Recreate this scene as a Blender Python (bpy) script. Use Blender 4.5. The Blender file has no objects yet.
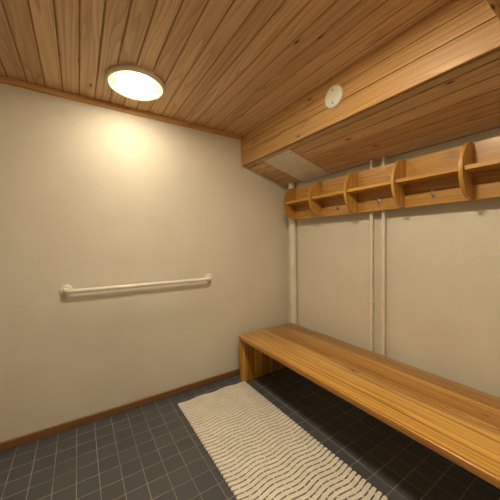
import bpy, bmesh, math, random
from mathutils import Vector, Matrix
random.seed(7)
PI = math.pi
C = bpy.context.scene.collection
sc = bpy.context.scene

# ------------------------------------------------------------------ frame of the right-hand wall
TH = 0.00903
OX = 0.0143
def RP(x, y, z=0.0):
    """a point given along / off the right wall, in world coordinates"""
    c, s = math.cos(TH), math.sin(TH)
    return Vector((OX + c*x - s*y, s*x + c*y, z))
CEIL = 2.191
BXL = -0.549        # beam face, off the right wall
BZ = 1.916          # beam underside
SZ = 1.787          # sloped ceiling where it meets the right wall

# ------------------------------------------------------------------ node helpers
def new_mat(name):
    m = bpy.data.materials.new(name); m.use_nodes = True
    nt = m.node_tree; nt.nodes.clear()
    out = nt.nodes.new('ShaderNodeOutputMaterial')
    b = nt.nodes.new('ShaderNodeBsdfPrincipled')
    nt.links.new(b.outputs[0], out.inputs[0])
    return m, nt, b, out
def mth(nt, op, a, b=None, c=None, clamp=False):
    n = nt.nodes.new('ShaderNodeMath'); n.operation = op; n.use_clamp = clamp
    for i, v in enumerate((a, b, c)):
        if v is None: continue
        if isinstance(v, (int, float)): n.inputs[i].default_value = v
        else: nt.links.new(v, n.inputs[i])
    return n.outputs[0]
def comb(nt, x, y, z=0.0):
    n = nt.nodes.new('ShaderNodeCombineXYZ')
    for i, v in enumerate((x, y, z)):
        if isinstance(v, (int, float)): n.inputs[i].default_value = v
        else: nt.links.new(v, n.inputs[i])
    return n.outputs[0]
def noise(nt, vec, scale=1.0, detail=2.0, rough=0.5):
    n = nt.nodes.new('ShaderNodeTexNoise'); n.inputs['Scale'].default_value = scale
    n.inputs['Detail'].default_value = detail; n.inputs['Roughness'].default_value = rough
    nt.links.new(vec, n.inputs['Vector']); return n.outputs[0]
def mixc(nt, fac, a, b, mode='MIX'):
    n = nt.nodes.new('ShaderNodeMix'); n.data_type = 'RGBA'; n.blend_type = mode
    if isinstance(fac, (int, float)): n.inputs[0].default_value = fac
    else: nt.links.new(fac, n.inputs[0])
    for i, v in ((6, a), (7, b)):
        if isinstance(v, tuple): n.inputs[i].default_value = (*v, 1)
        else: nt.links.new(v, n.inputs[i])
    return n.outputs[2]
def smooth(nt, v, lo, hi, a=0.0, b=1.0):
    n = nt.nodes.new('ShaderNodeMapRange'); n.interpolation_type = 'SMOOTHSTEP'
    nt.links.new(v, n.inputs[0])
    for i, x in ((1, lo), (2, hi), (3, a), (4, b)): n.inputs[i].default_value = x
    return n.outputs[0]

def wood(name, light, mid, dark, rough=0.5, coat=0.0, strip=0.0, ring=0.55, knots=0.13, var=0.35, warp=2.6, freq=34.0, streak=0.25, tone=(0.55, 0.47, 0.38)):
    m, nt, b, out = new_mat(name)
    uv = nt.nodes.new('ShaderNodeUVMap'); uv.uv_map = 'grain'
    rd = nt.nodes.new('ShaderNodeUVMap'); rd.uv_map = 'rnd'
    s = nt.nodes.new('ShaderNodeSeparateXYZ'); nt.links.new(uv.outputs[0], s.inputs[0])
    r = nt.nodes.new('ShaderNodeSeparateXYZ'); nt.links.new(rd.outputs[0], r.inputs[0])
    u, v = s.outputs[0], s.outputs[1]; r1, r2 = r.outputs[0], r.outputs[1]
    idx = None
    if strip:
        wob = mth(nt, 'FLOOR', mth(nt, 'DIVIDE', v, strip))
        wn = nt.nodes.new('ShaderNodeTexWhiteNoise'); wn.noise_dimensions = '2D'
        nt.links.new(comb(nt, wob, r1), wn.inputs['Vector'])
        sr = wn.outputs[0]
        r1b = mth(nt, 'ADD', mth(nt, 'MULTIPLY', r1, 0.08), mth(nt, 'MULTIPLY', sr, 0.92))
    else:
        r1b = r1
    off = mth(nt, 'MULTIPLY', r1b, 53.0)
    off2 = mth(nt, 'MULTIPLY', r2, 31.0)
    # annual rings: contour lines of a long drawn-out field
    h = noise(nt, comb(nt, mth(nt, 'ADD', mth(nt, 'MULTIPLY', u, 0.75), off), mth(nt, 'ADD', mth(nt, 'MULTIPLY', v, 9.0), off2)), 1.0, 1.5, 0.45)
    ph = mth(nt, 'ADD', mth(nt, 'MULTIPLY', v, freq), mth(nt, 'MULTIPLY', h, warp*4.0))
    fr = mth(nt, 'FRACT', ph)
    rg = mth(nt, 'POWER', fr, 2.2)
    edge = smooth(nt, fr, 0.93, 1.0, 1.0, 0.0)
    rg = mth(nt, 'MULTIPLY', rg, edge)
    rg = mth(nt, 'MULTIPLY', rg, ring)
    fib = noise(nt, comb(nt, mth(nt, 'ADD', mth(nt, 'MULTIPLY', u, 7.0), off), mth(nt, 'MULTIPLY', v, 420.0)), 1.0, 2.0)
    stk = noise(nt, comb(nt, mth(nt, 'ADD', mth(nt, 'MULTIPLY', u, 0.5), off2), mth(nt, 'ADD', mth(nt, 'MULTIPLY', v, 55.0), off)), 1.0, 3.0, 0.6)
    stk = smooth(nt, stk, 0.45, 0.62)
    st2 = noise(nt, comb(nt, mth(nt, 'ADD', mth(nt, 'MULTIPLY', u, 0.9), off), mth(nt, 'ADD', mth(nt, 'MULTIPLY', v, 170.0), off2)), 1.0, 2.0, 0.5)
    stk = mth(nt, 'ADD', mth(nt, 'MULTIPLY', stk, 0.75), mth(nt, 'MULTIPLY', smooth(nt, st2, 0.48, 0.7), 0.25))
    f = mth(nt, 'ADD', rg, mth(nt, 'MULTIPLY', stk, streak))
    f = mth(nt, 'ADD', f, mth(nt, 'MULTIPLY', mth(nt, 'SUBTRACT', fib, 0.5), 0.35), clamp=True)
    col = mixc(nt, f, light, mid)
    # board to board variation
    wv = mth(nt, 'MULTIPLY', r1b, var)
    col = mixc(nt, wv, col, mixc(nt, 1.0, col, tone, 'MULTIPLY'))
    # knots
    vo = nt.nodes.new('ShaderNodeTexVoronoi'); vo.voronoi_dimensions = '2D'; vo.inputs['Scale'].default_value = 1.0
    nt.links.new(comb(nt, mth(nt, 'ADD', mth(nt, 'MULTIPLY', u, 3.2), off), mth(nt, 'ADD', mth(nt, 'MULTIPLY', v, 9.0), off2)), vo.inputs['Vector'])
    vs = nt.nodes.new('ShaderNodeSeparateColor'); nt.links.new(vo.outputs['Color'], vs.inputs[0])
    sel = mth(nt, 'LESS_THAN', vs.outputs[0], knots)
    core = mth(nt, 'MULTIPLY', smooth(nt, vo.outputs['Distance'], 0.03, 0.07, 1.0, 0.0), sel)
    halo = mth(nt, 'MULTIPLY', smooth(nt, vo.outputs['Distance'], 0.05, 0.17, 0.5, 0.0), sel)
    col = mixc(nt, halo, col, mid)
    col = mixc(nt, core, col, dark)
    nt.links.new(col, b.inputs['Base Color'])
    b.inputs['Roughness'].default_value = rough
    b.inputs['Coat Weight'].default_value = coat
    b.inputs['Coat Roughness'].default_value = 0.22
    bp = nt.nodes.new('ShaderNodeBump'); bp.inputs['Strength'].default_value = 0.12; bp.inputs['Distance'].default_value = 0.002
    nt.links.new(f, bp.inputs['Height']); nt.links.new(bp.outputs[0], b.inputs['Normal'])
    return m

def plain(name, col, rough=0.5, metal=0.0, bump=0.0, bscale=200.0, var=0.05):
    m, nt, b, out = new_mat(name)
    tc = nt.nodes.new('ShaderNodeTexCoord')
    n = noise(nt, tc.outputs['Object'], 9.0, 4.0)
    c2 = tuple(x*(1-var*2) for x in col)
    nt.links.new(mixc(nt, smooth(nt, n, 0.35, 0.65), col, c2), b.inputs['Base Color'])
    b.inputs['Roughness'].default_value = rough; b.inputs['Metallic'].default_value = metal
    if bump:
        n2 = noise(nt, tc.outputs['Object'], bscale, 3.0)
        bp = nt.nodes.new('ShaderNodeBump'); bp.inputs['Strength'].default_value = bump; bp.inputs['Distance'].default_value = 0.001
        nt.links.new(n2, bp.inputs['Height']); nt.links.new(bp.outputs[0], b.inputs['Normal'])
    return m

def wall_mat(name, col, seam=None):
    m, nt, b, out = new_mat(name)
    tc = nt.nodes.new('ShaderNodeTexCoord')
    big = noise(nt, tc.outputs['Object'], 1.7, 4.0, 0.6)
    c2 = tuple(x*k for x, k in zip(col, (0.93, 0.915, 0.90)))
    colr = mixc(nt, smooth(nt, big, 0.35, 0.7), col, c2)
    fine = noise(nt, tc.outputs['Object'], 90.0, 3.0, 0.7)
    colr = mixc(nt, smooth(nt, fine, 0.3, 0.7, 0.0, 0.25), colr, tuple(x*0.86 for x in col))
    if seam is not None:
        sx = nt.nodes.new('ShaderNodeSeparateXYZ'); nt.links.new(tc.outputs['Object'], sx.inputs[0])
        dd = mth(nt, 'ABSOLUTE', mth(nt, 'SUBTRACT', sx.outputs[0], seam))
        colr = mixc(nt, smooth(nt, dd, 0.0015, 0.004, 0.2, 0.0), colr, tuple(min(1, x*1.22) for x in col))
    nt.links.new(colr, b.inputs['Base Color'])
    b.inputs['Roughness'].default_value = 0.62
    weave = noise(nt, tc.outputs['Object'], 150.0, 2.0, 0.5)
    w2 = noise(nt, tc.outputs['Object'], 22.0, 2.0, 0.5)
    bp = nt.nodes.new('ShaderNodeBump'); bp.inputs['Strength'].default_value = 0.45; bp.inputs['Distance'].default_value = 0.0012
    nt.links.new(mth(nt, 'ADD', weave, mth(nt, 'MULTIPLY', w2, 1.5)), bp.inputs['Height']); nt.links.new(bp.outputs[0], b.inputs['Normal'])
    return m

def tile_mat():
    m, nt, b, out = new_mat('dark grey floor tiles')
    tc = nt.nodes.new('ShaderNodeTexCoord')
    s = nt.nodes.new('ShaderNodeSeparateXYZ'); nt.links.new(tc.outputs['Object'], s.inputs[0])
    S = 0.1
    xs = mth(nt, 'DIVIDE', mth(nt, 'SUBTRACT', s.outputs[0], TX), S)
    ys = mth(nt, 'DIVIDE', mth(nt, 'SUBTRACT', s.outputs[1], TY), S)
    def dist(v):
        f = mth(nt, 'FRACT', mth(nt, 'ADD', v, 100.0))
        return mth(nt, 'MINIMUM', f, mth(nt, 'SUBTRACT', 1.0, f))
    d = mth(nt, 'MINIMUM', dist(xs), dist(ys))
    g = smooth(nt, d, 0.013, 0.019, 1.0, 0.0)
    wn = nt.nodes.new('ShaderNodeTexWhiteNoise'); wn.noise_dimensions = '2D'
    nt.links.new(comb(nt, mth(nt, 'FLOOR', xs), mth(nt, 'FLOOR', ys)), wn.inputs['Vector'])
    base = mixc(nt, wn.outputs[0], (0.058, 0.063, 0.074), (0.074, 0.079, 0.090))
    sp = noise(nt, tc.outputs['Object'], 160.0, 3.0, 0.7)
    base = mixc(nt, smooth(nt, sp, 0.4, 0.75, 0.0, 0.35), base, (0.12, 0.125, 0.135))
    wear = noise(nt, tc.outputs['Object'], 3.0, 3.0, 0.6)
    gc = mixc(nt, smooth(nt, wear, 0.35, 0.65), (0.36, 0.34, 0.30), (0.20, 0.19, 0.175))
    nt.links.new(mixc(nt, g, base, gc), b.inputs['Base Color'])
    nt.links.new(mth(nt, 'ADD', mth(nt, 'MULTIPLY', g, 0.3), 0.42), b.inputs['Roughness'])
    bp = nt.nodes.new('ShaderNodeBump'); bp.inputs['Strength'].default_value = 0.5; bp.inputs['Distance'].default_value = 0.0015
    nt.links.new(mth(nt, 'SUBTRACT', mth(nt, 'MULTIPLY', sp, 0.15), g), bp.inputs['Height']); nt.links.new(bp.outputs[0], b.inputs['Normal'])
    return m
TX, TY = -1.8543, -0.1091

M = {}
M['ceil'] = wood('pine ceiling boards', (0.78, 0.535, 0.30), (0.36, 0.195, 0.085), (0.055, 0.022, 0.01), 0.48, 0.15, ring=0.52, knots=0.14, var=0.6, streak=0.25)
M['beam'] = wood('pine beam cladding', (0.68, 0.42, 0.17), (0.38, 0.20, 0.06), (0.07, 0.025, 0.01), 0.45, 0.15, ring=0.7, knots=0.16, var=0.6, streak=0.4)
M['crate'] = wood('pine coat rack', (0.62, 0.335, 0.075), (0.31, 0.145, 0.025), (0.10, 0.035, 0.01), 0.40, 0.25, ring=0.65, knots=0.08, var=0.5)
M['bench'] = wood('lacquered laminated pine', (0.84, 0.485, 0.09), (0.27, 0.095, 0.008), (0.07, 0.022, 0.008), 0.34, 0.4, strip=0.042, ring=0.55, knots=0.04, var=1.0, warp=1.4, freq=24.0, streak=0.75, tone=(0.45, 0.34, 0.2))
M['base'] = wood('stained baseboard', (0.26, 0.125, 0.05), (0.15, 0.062, 0.024), (0.04, 0.015, 0.008), 0.5, 0.1, ring=0.5, knots=0.05, var=0.4)
M['wall'] = wall_mat('beige wall covering', (0.69, 0.65, 0.555))
M['wall_seam'] = wall_mat('beige wall covering with a seam', (0.69, 0.65, 0.555), -0.925)
M['tile'] = tile_mat()
M['pipe'] = plain('cream painted pipe', (0.76, 0.71, 0.60), 0.35)
M['rail'] = plain('white enamelled rail', (0.84, 0.80, 0.72), 0.25)
M['plate'] = plain('grey white painted panel', (0.80, 0.77, 0.70), 0.55)
M['disc'] = plain('ivory plastic cover', (0.80, 0.76, 0.66), 0.4)
M['steel'] = plain('brushed steel', (0.62, 0.58, 0.52), 0.28, 1.0)
M['darkmetal'] = plain('dull dark metal', (0.12, 0.10, 0.08), 0.5, 0.6)
M['mat'] = plain('cream soft plastic', (0.78, 0.74, 0.66), 0.55, bump=0.1, var=0.04)
M['rim'] = plain('ivory lamp rim', (0.86, 0.80, 0.64), 0.4)
M['back'] = plain('dark void behind boards', (0.34, 0.19, 0.09), 0.9)

def emit_mat(k=1.0):
    m = bpy.data.materials.new('glowing lamp tube'); m.use_nodes = True
    nt = m.node_tree; nt.nodes.clear()
    o = nt.nodes.new('ShaderNodeOutputMaterial'); e = nt.nodes.new('ShaderNodeEmission')
    e.inputs[0].default_value = (1.0, 0.885, 0.69, 1); e.inputs[1].default_value = LAMP*k
    nt.links.new(e.outputs[0], o.inputs[0]); return m
def dome_mat():
    m = bpy.data.materials.new('frosted lamp glass'); m.use_nodes = True
    nt = m.node_tree; nt.nodes.clear()
    o = nt.nodes.new('ShaderNodeOutputMaterial')
    tr = nt.nodes.new('ShaderNodeBsdfTransparent'); tr.inputs[0].default_value = (1, 0.97, 0.9, 1)
    tl = nt.nodes.new('ShaderNodeBsdfTranslucent'); tl.inputs[0].default_value = (0.12, 0.10, 0.055, 1)
    gl = nt.nodes.new('ShaderNodeBsdfGlossy'); gl.inputs['Roughness'].default_value = 0.15
    a = nt.nodes.new('ShaderNodeMixShader'); a.inputs[0].default_value = 0.35
    nt.links.new(tr.outputs[0], a.inputs[1]); nt.links.new(tl.outputs[0], a.inputs[2])
    b = nt.nodes.new('ShaderNodeMixShader'); b.inputs[0].default_value = 0.04
    nt.links.new(a.outputs[0], b.inputs[1]); nt.links.new(gl.outputs[0], b.inputs[2])
    nt.links.new(b.outputs[0], o.inputs[0]); return m
LAMP = 350.0
M['emit'] = emit_mat(); M['emit_fill'] = emit_mat(0.35); M['emit_dim'] = emit_mat(0.26); M['dome'] = dome_mat()

# ------------------------------------------------------------------ mesh helpers
def nbm():
    bm = bmesh.new(); bm.loops.layers.uv.new('grain'); bm.loops.layers.uv.new('rnd'); return bm
def set_uv(bm, faces, g, r):
    lg = bm.loops.layers.uv['grain']; lr = bm.loops.layers.uv['rnd']
    oth = [i for i in range(3) if i != g]
    for f in faces:
        n = f.normal; ax = max(range(3), key=lambda i: abs(n[i]))
        for l in f.loops:
            co = l.vert.co
            if ax == g: l[lg].uv = (co[oth[0]]*0.3, co[oth[1]])
            else:
                w = [i for i in oth if i != ax][0]
                l[lg].uv = (co[g], co[w])
            l[lr].uv = r
def board(bm, lo, hi, g, bev=0.0015, Mx=None, r=None, seg=1, local=None):
    """one bevelled board; g = axis the grain runs along"""
    r = r or (random.random(), random.random())
    c = [(a+b)/2 for a, b in zip(lo, hi)]; s = [b-a for a, b in zip(lo, hi)]
    t = bmesh.new(); bmesh.ops.create_cube(t, size=1.0)
    for v in t.verts: v.co = Vector((c[i] + v.co[i]*s[i] for i in range(3)))
    if bev: bmesh.ops.bevel(t, geom=list(t.edges), offset=bev, segments=seg, affect='EDGES', profile=0.5)
    t.normal_update()
    vm = {}
    for v in t.verts: vm[v] = bm.verts.new(v.co)
    fs = [bm.faces.new([vm[v] for v in f.verts]) for f in t.faces]
    for f in fs: f.normal_update()
    set_uv(bm, fs, g, r)
    if Mx is not None:
        for v in vm.values(): v.co = Mx @ v.co
    t.free(); return fs
def obj(name, bm, mat, parent=None, loc=(0, 0, 0), rz=0.0, smooth=False, kind=None):
    me = bpy.data.meshes.new(name)
    bmesh.ops.recalc_face_normals(bm, faces=list(bm.faces))
    bm.to_mesh(me); bm.free()
    me.materials.append(mat)
    if smooth:
        for p in me.polygons: p.use_smooth = True
    o = bpy.data.objects.new(name, me); C.objects.link(o)
    o.location = loc; o.rotation_euler = (0, 0, rz)
    if parent: o.parent = parent
    if kind: o['kind'] = kind
    return o
def autosmooth(o, ang=35):
    me = o.data
    for p in me.polygons: p.use_smooth = True
    bm = bmesh.new(); bm.from_mesh(me)
    for e in bm.edges:
        if len(e.link_faces) == 2 and e.calc_face_angle(0) > math.radians(ang): e.smooth = False
    bm.to_mesh(me); bm.free()
def thing(name, label, cat, loc=(0, 0, 0), rz=0.0, group=None):
    o = bpy.data.objects.new(name, None); C.objects.link(o)
    o.empty_display_size = 0.05
    o.location = loc; o.rotation_euler = (0, 0, rz); o['label'] = label; o['category'] = cat
    if group: o['group'] = group
    return o
def lathe(bm, prof, n=40, Mx=None):
    """prof: (radius, height) pairs, turned about z"""
    rings = []
    for r, z in prof:
        if r < 1e-6: rings.append([bm.verts.new((0, 0, z))])
        else: rings.append([bm.verts.new((r*math.cos(2*PI*i/n), r*math.sin(2*PI*i/n), z)) for i in range(n)])
    for a, b in zip(rings, rings[1:]):
        for i in range(n):
            j = (i+1) % n
            if len(a) == 1 and len(b) == 1: continue
            if len(a) == 1: bm.faces.new((a[0], b[i], b[j]))
            elif len(b) == 1: bm.faces.new((a[i], a[j], b[0]))
            else: bm.faces.new((a[i], a[j], b[j], b[i]))
    if Mx is not None:
        for ring in rings:
            for v in ring: v.co = Mx @ v.co
def tube(bm, pts, rad, n=16, cap=True):
    pts = [Vector(p) for p in pts]; rings = []
    up = None
    for i, p in enumerate(pts):
        t = (pts[min(i+1, len(pts)-1)] - pts[max(i-1, 0)]).normalized()
        if up is None: up = t.orthogonal().normalized()
        a = (up - t*up.dot(t)).normalized(); up = a; b = t.cross(a)
        rr = rad[i] if isinstance(rad, (list, tuple)) else rad
        rings.append([bm.verts.new(p + (a*math.cos(2*PI*k/n) + b*math.sin(2*PI*k/n))*rr) for k in range(n)])
    for a, b in zip(rings, rings[1:]):
        for k in range(n):
            j = (k+1) % n; bm.faces.new((a[k], a[j], b[j], b[k]))
    if cap: bm.faces.new(rings[0][::-1]); bm.faces.new(rings[-1])
def quadbox(bm, P, zlo, zhi):
    """vertical prism over polygon P"""
    lo = [bm.verts.new((p[0], p[1], zlo)) for p in P]; hi = [bm.verts.new((p[0], p[1], zhi)) for p in P]
    n = len(P)
    bm.faces.new(lo[::-1]); bm.faces.new(hi)
    for i in range(n): bm.faces.new((lo[i], lo[(i+1) % n], hi[(i+1) % n], hi[i]))

XL, YF = -3.0, -3.2          # unseen left and front ends of the room
# ------------------------------------------------------------------ the setting
bm = nbm(); a = RP(0.12, 0.12); b = RP(0.12, YF-0.12)
quadbox(bm, [(XL-0.1, 0.1), (XL-0.1, YF-0.1), (b.x, YF-0.1), (a.x, 0.1)], -0.08, 0.0)
obj('floor', bm, M['tile'], kind='structure')
bm = nbm(); quadbox(bm, [(XL-0.1, 0), (0.12, 0), (0.12, 0.1), (XL-0.1, 0.1)], 0.0, 2.32)
obj('wall_back', bm, M['wall_seam'], kind='structure')
bm = nbm(); p0, p1, p2, p3 = RP(0, 0), RP(0, YF-0.1), RP(0.1, YF-0.1), RP(0.1, 0)
quadbox(bm, [(p0.x, 0.0), p1[:2], p2[:2], (p3.x, 0.0)], 0.0, 2.32)
obj('wall_right', bm, M['wall'], kind='structure')
bm = nbm(); quadbox(bm, [(XL-0.1, YF-0.1), (XL, YF-0.1), (XL, 0), (XL-0.1, 0)], 0.0, 2.32)
obj('wall_left', bm, M['wall'], kind='structure')
bm = nbm(); quadbox(bm, [(XL, YF-0.1), (p1.x, YF-0.1), (p1.x, YF), (XL, YF)], 0.0, 2.32)
obj('wall_front', bm, M['wall'], kind='structure')

# main ceiling: tongue and groove boards running towards the back wall
bm = nbm(); PIT = 0.0878; x = -1.792 - 14*PIT
while x < -0.47:
    if x + PIT > XL:
        board(bm, (x+0.0034, YF, CEIL), (x+PIT-0.0034, 0.0, CEIL+0.014), 1, 0.003)
    x += PIT
oc = obj('ceiling', bm, M['ceil'], kind='structure')
bm = nbm(); quadbox(bm, [(XL-0.1, YF-0.1), (p2.x, YF-0.1), (0.12, 0.1), (XL-0.1, 0.1)], 2.195, 2.205)
obj('ceiling_backing', bm, M['back'], kind='structure')
bpy.data.objects['ceiling_backing'].parent = oc

# boxed-in beam along the right side: three boards
bm = nbm()
MR = Matrix.Translation((OX, 0, 0)) @ Matrix.Rotation(TH, 4, 'Z')
zs = [BZ, 2.030, 2.114, CEIL]
for i in range(3):
    board(bm, (BXL, YF, zs[i] + (0 if i == 0 else 0.0015)), (BXL+0.018, -0.0 + 0.005, zs[i+1]-0.0015), 1, 0.0035 if i == 0 else 0.002, MR, seg=2)
quadbox(bm, [RP(BXL+0.012, YF)[:2], RP(BXL+0.03, YF)[:2], RP(BXL+0.03, 0)[:2], RP(BXL+0.012, 0)[:2]], BZ+0.01, CEIL)
ob = obj('trim_1', bm, M['beam'], kind='structure')
# sloping lower ceiling from the beam down to the right wall
ang = math.atan2(SZ-BZ, -BXL); L = math.hypot(BXL, SZ-BZ)
MS = MR @ Matrix.Translation((BXL, 0, BZ)) @ Matrix.Rotation(-ang, 4, 'Y')
bm = nbm(); s = 0.004; first = True
edges = [0.0185, 0.064]
while edges[-1] < L - 0.03: edges.append(edges[-1] + PIT)
edges = [e for e in edges if e < L-0.02] + [L-0.022]
for e0, e1 in zip(edges, edges[1:]):
    board(bm, (e0+0.0034, YF, 0.000), (e1-0.0034, 0.005, 0.016), 1, 0.0035, MS)
oc2 = obj('ceiling.001', bm, M['ceil'], kind='structure')
bm = nbm(); board(bm, (0.01, YF, 0.011), (L+0.01, 0.01, 0.03), 1, 0, MS)
o = obj('ceiling_backing', bm, M['back'], kind='structure', parent=oc2)
# cross beam just behind the camera side of the ceiling
bm = nbm()
XB = RP(BXL, -1.8).x
board(bm, (XL, -1.788, 2.000), (XB+0.002, -1.770, CEIL), 0, 0.002)
board(bm, (XL, -1.890, 2.000), (XB+0.002, -1.872, CEIL), 0, 0.002)
board(bm, (XL, -1.872, 2.000), (XB+0.002, -1.788, 2.016), 0, 0.002)
obj('trim_2', bm, M['beam'], kind='structure')
# cornice strip and the short upright at the beam
bm = nbm(); board(bm, (XL, -0.014, 2.152), (XB+0.03, 0.0, CEIL), 0, 0.003)
obj('trim_3', bm, M['beam'], kind='structure')
bm = nbm(); q = RP(BXL, 0).x; board(bm, (q-0.016, -0.012, BZ-0.004), (q+0.004, 0.0, 2.153), 2, 0.002)
obj('trim_4', bm, M['beam'], kind='structure')
bm = nbm(); board(bm, (XL, -0.015, 0.0), (0.0, 0.0, 0.050), 0, 0.003)
obj('baseboard_back', bm, M['base'], kind='structure')
bm = nbm(); board(bm, (-0.015, YF, 0.0), (0.0, -0.016, 0.050), 1, 0.003, MR)
obj('baseboard_right', bm, M['base'], kind='structure')

# ------------------------------------------------------------------ ceiling lamps
def lamp(x, y, label, em='emit'):
    t = thing('ceiling_lamp', label, 'lamp', (x, y, CEIL), 0)
    bm = nbm(); lathe(bm, [(0.146, -0.020), (0.150, -0.026), (0.157, -0.027), (0.163, -0.020), (0.166, -0.001), (0.146, -0.001), (0.146, -0.020)], 64)
    obj('rim', bm, M['rim'], t, smooth=True)
    bm = nbm(); prof = []
    for i in range(13):
        a = PI/2*i/12
        prof.append((0.147*math.cos(a), -0.018 - 0.046*math.sin(a)))
    prof[-1] = (0.0, prof[-1][1]); lathe(bm, prof, 64)
    obj('glass_dome', bm, M['dome'], t, smooth=True)
    bm = nbm(); prof = [(0.0, -0.008)]
    for i in range(1, 10):
        a = -PI/2 + PI*i/10
        prof.append((0.095*math.cos(a)**0.6, -0.028 - 0.018*math.sin(a)))
    prof = [(0.0, -0.010)] + prof[1:] + [(0.0, -0.046)]
    prof = [(0.0, -0.008)] + [(0.098*math.sin(PI*i/12)**0.8, -0.021 + 0.013*math.cos(PI*i/12)) for i in range(1, 12)] + [(0.0, -0.034)]
    lathe(bm, prof, 32)
    obj('light_bulb', bm, M[em], t, smooth=True)
    return t
lamp(-1.500, -0.350, 'round glowing ceiling lamp with ivory rim on the pine board ceiling', 'emit_dim')  # weaker emission keeps down the hot spot on the back wall
lamp(-1.310, -1.385, 'round ceiling lamp between the lit one by the wall and the cross beam')
lamp(-1.310, -2.600, 'added fill lamp, out of view behind the cross beam at the front end of the room', 'emit_fill')  # unseen lamp, added as fill for the ceiling and front end

# ------------------------------------------------------------------ round cover on the beam
t = thing('cover_plate', 'small round ivory cover plate with two screws on the side of the wooden beam', 'cover plate', RP(BXL, -1.028, 2.071), TH)
RYm = Matrix.Rotation(-PI/2, 4, 'Y')
bm = nbm(); lathe(bm, [(0.0, 0.0), (0.062, 0.0), (0.064, 0.004), (0.060, 0.010), (0.055, 0.012), (0.0, 0.013)], 48, RYm)
autosmooth(obj('plate_disc', bm, M['disc'], t))
for sz in (0.038, -0.038):
    bm = nbm(); lathe(bm, [(0.0, 0.0), (0.0055, 0.0), (0.005, 0.002), (0.0, 0.003)], 12, Matrix.Translation((-0.0115, 0, sz)) @ RYm)
    obj('screw', bm, M['darkmetal'], t)

# ------------------------------------------------------------------ flat panel under the sloping ceiling
def S(xl):  # height of the sloping ceiling at xl
    return SZ + (BZ-SZ)*(xl/BXL)
t = thing('access_panel', 'flat grey-white rectangular panel screwed under the low sloping pine ceiling', 'panel', RP(-0.27, -0.41, S(-0.27)), TH)
cor = [(-0.497, -0.262), (-0.499, -0.585), (-0.030, -0.566), (-0.004, -0.236)]
bm = nbm(); th_ = 0.003
lo, hi = [], []
for (px, py) in cor:
    z = S(px) - S(-0.27)
    lo.append(bm.verts.new((px+0.27, py+0.41, z-0.0015-th_))); hi.append(bm.verts.new((px+0.27, py+0.41, z-0.0015)))
bm.faces.new(lo[::-1]); bm.faces.new(hi)
for i in range(4): bm.faces.new((lo[i], lo[(i+1) % 4], hi[(i+1) % 4], hi[i]))
obj('sheet', bm, M['plate'], t)
for (px, py) in [(-0.475, -0.565), (-0.27, -0.556), (-0.05, -0.548), (-0.475, -0.28), (-0.25, -0.268), (-0.035, -0.255)]:
    bm = nbm(); lathe(bm, [(0.0, 0.0), (0.0045, 0.0), (0.004, -0.002), (0.0, -0.0025)], 10, Matrix.Translation((px+0.27, py+0.41, S(px)-S(-0.27)-0.0045)))
    obj('screw', bm, M['darkmetal'], t)

# ------------------------------------------------------------------ pipes
t = thing('waste_pipe', 'thick cream vertical pipe in the corner behind the bench end', 'pipe', RP(-0.038, -0.118, 0.0), TH)
bm = nbm(); tube(bm, [(0, 0, 0), (0, 0, 0.5), (0, 0.014, S(-0.038)+0.004)], 0.034, 32)
autosmooth(obj('pipe_body', bm, M['pipe'], t))
bm = nbm(); lathe(bm, [(0.0351, 0.0), (0.0366, 0.0), (0.0366, 0.03), (0.0351, 0.032)], 32)
obj('floor_collar', bm, M['pipe'], t, smooth=True)
for yy, lab in ((-0.953, 'thin cream vertical pipe, the nearer to the corner of the pair behind the coat rack'),
                (-1.044, 'thin cream vertical pipe, the farther from the corner of the pair behind the coat rack')):
    t = thing('heating_pipe', lab, 'pipe', RP(-0.043, yy, 0.0), TH, 'pair of thin pipes on the right wall')
    bm = nbm(); tube(bm, [(0, 0, 0), (0, 0, S(-0.043)+0.002)], 0.0115, 20)
    autosmooth(obj('pipe_body', bm, M['pipe'], t))
    for z in (0.22, 0.76):
        bm = nbm(); lathe(bm, [(0.0116, z-0.004), (0.0124, z-0.004), (0.0124, z+0.004), (0.0116, z+0.004)], 20)
        tube(bm, [(0.011, 0, z), (0.043, 0, z)], 0.004, 8)
        obj('pipe_clip', bm, M['pipe'], t)

# ------------------------------------------------------------------ hand rail on the back wall
t = thing('grab_rail', 'white horizontal hand rail with round wall flanges on the large beige wall', 'handrail', (-1.391, 0.0, 0.914))
hl, st, rb = 0.501, 0.068, 0.036
pts = [(-hl, 0, 0), (-hl, -(st-rb), 0)]
for i in range(1, 9):
    a = PI/2*i/8; pts.append((-hl+rb*(1-math.cos(a)), -(st-rb)-rb*math.sin(a), 0))
pts2 = [(-x_, y_, z_) for x_, y_, z_ in pts[::-1]]
bm = nbm(); tube(bm, pts+pts2, 0.0135, 20)
autosmooth(obj('rail_tube', bm, M['rail'], t))
for sx in (-1, 1):
    bm = nbm(); RX = Matrix.Rotation(PI/2, 4, 'X')
    lathe(bm, [(0.0, 0.0), (0.036, 0.0), (0.037, 0.003), (0.033, 0.007), (0.018, 0.009), (0.0, 0.009)], 32, Matrix.Translation((sx*hl, 0, 0)) @ RX)
    fl = obj('wall_flange', bm, M['rail'], t); autosmooth(fl)
    for k in range(3):
        a = PI/2 + 2*PI*k/3 + 0.3*sx
        bm = nbm(); lathe(bm, [(0.0, 0.0), (0.004, 0.0), (0.0035, 0.002), (0.0, 0.0025)], 10, Matrix.Translation((sx*hl+0.026*math.cos(a), -0.0078, 0.026*math.sin(a))) @ RX)
        obj('screw', bm, M['steel'], fl)

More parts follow.
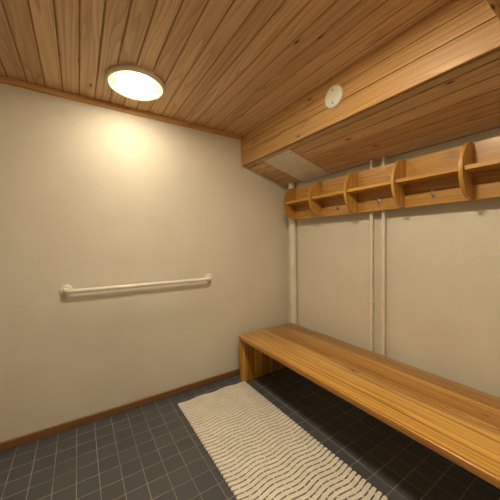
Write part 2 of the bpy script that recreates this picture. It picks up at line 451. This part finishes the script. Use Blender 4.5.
# ------------------------------------------------------------------ bench
BT = 0.414; BY0, BY1 = -0.120, -2.75
t = thing('bench', 'long low varnished pine bench with solid plank legs along the right wall', 'bench', RP(-0.38, BY0, 0.0), TH)
def Lx(x): return x + 0.38
def Ly(y): return y - BY0
for x0, x1, bv in ((-0.693, -0.3880, 0.0075), (-0.3790, -0.074, 0.003)):
    bm = nbm(); board(bm, (Lx(x0), Ly(BY1), BT-0.035), (Lx(x1), 0.0, BT), 1, bv, seg=2)
    autosmooth(obj('seat_plank', bm, M['bench'], t), 50)
for y0, y1 in ((-0.122, -0.154), (-2.68, -2.712)):
    bm = nbm(); board(bm, (Lx(-0.683), Ly(y1), 0.0), (Lx(-0.092), Ly(y0), BT-0.035), 2, 0.003, seg=2)
    autosmooth(obj('leg', bm, M['bench'], t), 50)
for y0, y1 in ((-0.7, -0.76), (-1.6, -1.66), (-2.3, -2.36)):
    bm = nbm(); board(bm, (Lx(-0.62), Ly(y1), BT-0.062), (Lx(-0.13), Ly(y0), BT-0.035), 0, 0.002)
    obj('batten', bm, M['bench'], t)

# ------------------------------------------------------------------ coat rack
XBF, XBB = -0.085, -0.066
DY = [-0.200] + [-0.178 - 0.342*k for k in range(1, 6)]      # divider centres
RY1 = DY[-1] - 0.011
t = thing('coat_rack', 'wooden wall rack with a shelf, half-round dividers and metal hooks above the bench', 'coat rack', RP(-0.066, -1.03, 1.425), TH)
def K(x, y, z): return (x + 0.066, y + 1.03, z - 1.425)
ZB, ZT, ZM = 1.425, 1.729, 1.577
for z0, z1, dx in ((ZB, 1.507, 0.003), (1.509, ZT, 0.0)):
    bm = nbm(); board(bm, K(XBF-dx, RY1, z0), K(XBB, DY[0]+0.011, z1), 1, 0.0025, seg=2)
    obj('back_board', bm, M['crate'], t)
# wall battens behind the boards keep the rack clear of the pipes
for yy in (-0.35, -1.55):
    bm = nbm(); board(bm, K(XBB, yy-0.03, ZB+0.03), K(0.0, yy+0.03, ZT-0.03), 2, 0.001)
    obj('spacer', bm, M['crate'], t)
R = 0.150
for y in DY:
    bm = nbm(); n = 28; th2 = 0.009
    prof = []
    for i in range(n+1):
        a = -PI/2 + PI*i/n
        prof.append((XBF-0.003 - (R*0.97)*math.cos(a)**0.92, ZM + 0.001 + R*math.sin(a)))
    A = [bm.verts.new(K(px, y-th2, pz)) for px, pz in prof]; B = [bm.verts.new(K(px, y+th2, pz)) for px, pz in prof]
    fs = [bm.faces.new(A), bm.faces.new(B[::-1])]
    for i in range(n+1):
        j = (i+1) % (n+1); fs.append(bm.faces.new((A[i], B[i], B[j], A[j])))
    bm.normal_update()
    bmesh.ops.bevel(bm, geom=[e for e in bm.edges if len(e.link_faces) == 2 and abs(abs(e.link_faces[0].normal.y) - abs(e.link_faces[1].normal.y)) > 0.9], offset=0.002, segments=2, affect='EDGES')
    bm.normal_update(); set_uv(bm, bm.faces, 2, (random.random(), random.random()))
    autosmooth(obj('divider', bm, M['crate'], t), 40)
XS = -0.214
for ya, yb in zip(DY, DY[1:]):
    bm = nbm(); board(bm, K(XS, yb+0.0091, ZM-0.011), K(XBF-0.0005, ya-0.0091, ZM+0.011), 1, 0.002, seg=2)
    obj('shelf_board', bm, M['crate'], t)
for k, y in enumerate([-0.365, -0.700, -1.039, -1.372, -1.71]):
    bm = nbm()
    x0 = XBF-0.003
    board(bm, K(x0-0.002, y-0.006, 1.474), K(x0, y+0.006, 1.506), 2, 0.001)
    P = [(x0-0.001, 1.480), (x0-0.010, 1.475), (x0-0.021, 1.474), (x0-0.028, 1.480), (x0-0.030, 1.488), (x0-0.029, 1.493)]
    tube(bm, [K(px, y, pz) for px, pz in P], [0.0038, 0.0036, 0.0034, 0.0034, 0.0036, 0.0042], 10)
    P = [(x0-0.001, 1.498), (x0-0.010, 1.501), (x0-0.018, 1.506)]
    tube(bm, [K(px, y, pz) for px, pz in P], [0.003, 0.003, 0.0036], 10)
    for px, pz, rr in ((x0-0.029, 1.495, 0.0062), (x0-0.019, 1.507, 0.0052)):
        bmesh.ops.create_uvsphere(bm, u_segments=12, v_segments=8, radius=rr, matrix=Matrix.Translation(K(px, y, pz)))
    h = obj('coat_hook', bm, M['steel'], t); autosmooth(h, 50); h['label'] = 'small metal double hook'
bm = nbm(); lathe(bm, [(0.0, 0.0), (0.0055, 0.0), (0.005, 0.003), (0.0, 0.0045)], 14, Matrix.Translation(K(XBF, -1.105, 1.648)) @ RYm)
s_ = obj('screw', bm, M['steel'], t)

# ------------------------------------------------------------------ wavy slatted floor mat
MX0, MX1, PM = -1.221, -0.632, 0.0273
t = thing('floor_mat', 'cream plastic duckboard mat of wavy slats on the dark tiles', 'mat', ((MX0+MX1)/2, -1.1, 0.0))
cx_ = (MX0+MX1)/2
def wy(x): return 0.0066*math.cos(2*PI*(x+0.822)/0.217)
NS = 72; SW = 0.0101; TOPZ = 0.0125
bm = nbm(); n = 64
ys = [-1.0661 + PM*33 - PM*i for i in range(NS)]
for yc in ys:
    rings = []
    jr = random.uniform(-0.0008, 0.0008)
    for i in range(n+1):
        x = MX0 + (MX1-MX0)*i/n
        e = min(i, n-i); inset = 0.0025 if e == 0 else 0.0
        y = yc + wy(x); sw = SW - inset; top = TOPZ - (0.0015 if e == 0 else 0)
        dy = -0.0066*2*PI/0.217*math.sin(2*PI*(x+0.822)/0.217); nn = Vector((-dy, 1)).normalized()
        pr = [(-sw+0.0006, 0.003), (-sw, top-0.0011), (-sw+0.0010, top), (sw-0.0010, top), (sw, top-0.0011), (sw-0.0006, 0.003)]
        rings.append([bm.verts.new((x - cx_ + nn.x*a + (jr if e == 0 else 0), y + 1.1 + nn.y*a, z)) for a, z in pr])
    for a, b in zip(rings, rings[1:]):
        for k in range(6):
            j = (k+1) % 6; bm.faces.new((a[k], a[j], b[j], b[k]))
    bm.faces.new(rings[0][::-1]); bm.faces.new(rings[-1])
# bridges between slats
for i in range(NS-1):
    yg = ys[i] - PM/2
    # every fourth gap (counted from the gap at y=-1.0797) has only every second bridge
    long_ = ((i - 33) % 4 == 0)
    for k in range(-1, 13):
        x = -1.224 + 0.05*k
        if x < MX0+0.015 or x > MX1-0.012: continue
        if long_ and k % 2: continue
        if not long_: x += 0.012*((i-33) % 4 - 2)
        y = yg + wy(x)
        if x > MX1-0.01 or x < MX0+0.01: continue
        board(bm, (x-cx_-0.0036, y+1.1-0.005, 0.004), (x-cx_+0.0036, y+1.1+0.005, TOPZ-0.0005), 1, 0)
autosmooth(obj('wavy_slats', bm, M['mat'], t), 40)
bm = nbm()
for k in range(12):
    x = -1.196 + 0.0485*k
    board(bm, (x-cx_-0.004, ys[-1]+1.1-0.004, 0.0), (x-cx_+0.004, ys[0]+1.1+0.004, 0.0032), 1, 0)
obj('underside_runner', bm, M['mat'], t)

# ------------------------------------------------------------------ camera and view
cam = bpy.data.cameras.new('camera'); co = bpy.data.objects.new('camera', cam); C.objects.link(co)
fw = Vector((0.54454307, 0.83831881, -0.02635191)); r = Vector((0.83841911, -0.54492995, -0.01023501)); u = Vector((0.02294015, 0.01652054, 0.99960033))
co.matrix_world = Matrix(((r.x, u.x, -fw.x, -1.8193), (r.y, u.y, -fw.y, -2.0921), (r.z, u.z, -fw.z, 1.2096), (0, 0, 0, 1)))
cam.sensor_width = 36; cam.lens = 264.45*36/500; cam.clip_start = 0.02
sc.camera = co
w = bpy.data.worlds.new('world'); sc.world = w; w.use_nodes = True
w.node_tree.nodes['Background'].inputs[0].default_value = (0.02, 0.02, 0.02, 1)
vs = sc.view_settings
vs.view_transform = 'Standard'; vs.look = 'None'; vs.gamma = 1.0; vs.use_curve_mapping = False
vs.exposure = 0.0
sc.cycles.max_bounces = 10; sc.cycles.diffuse_bounces = 6
sc.cycles.sample_clamp_indirect = 4.0
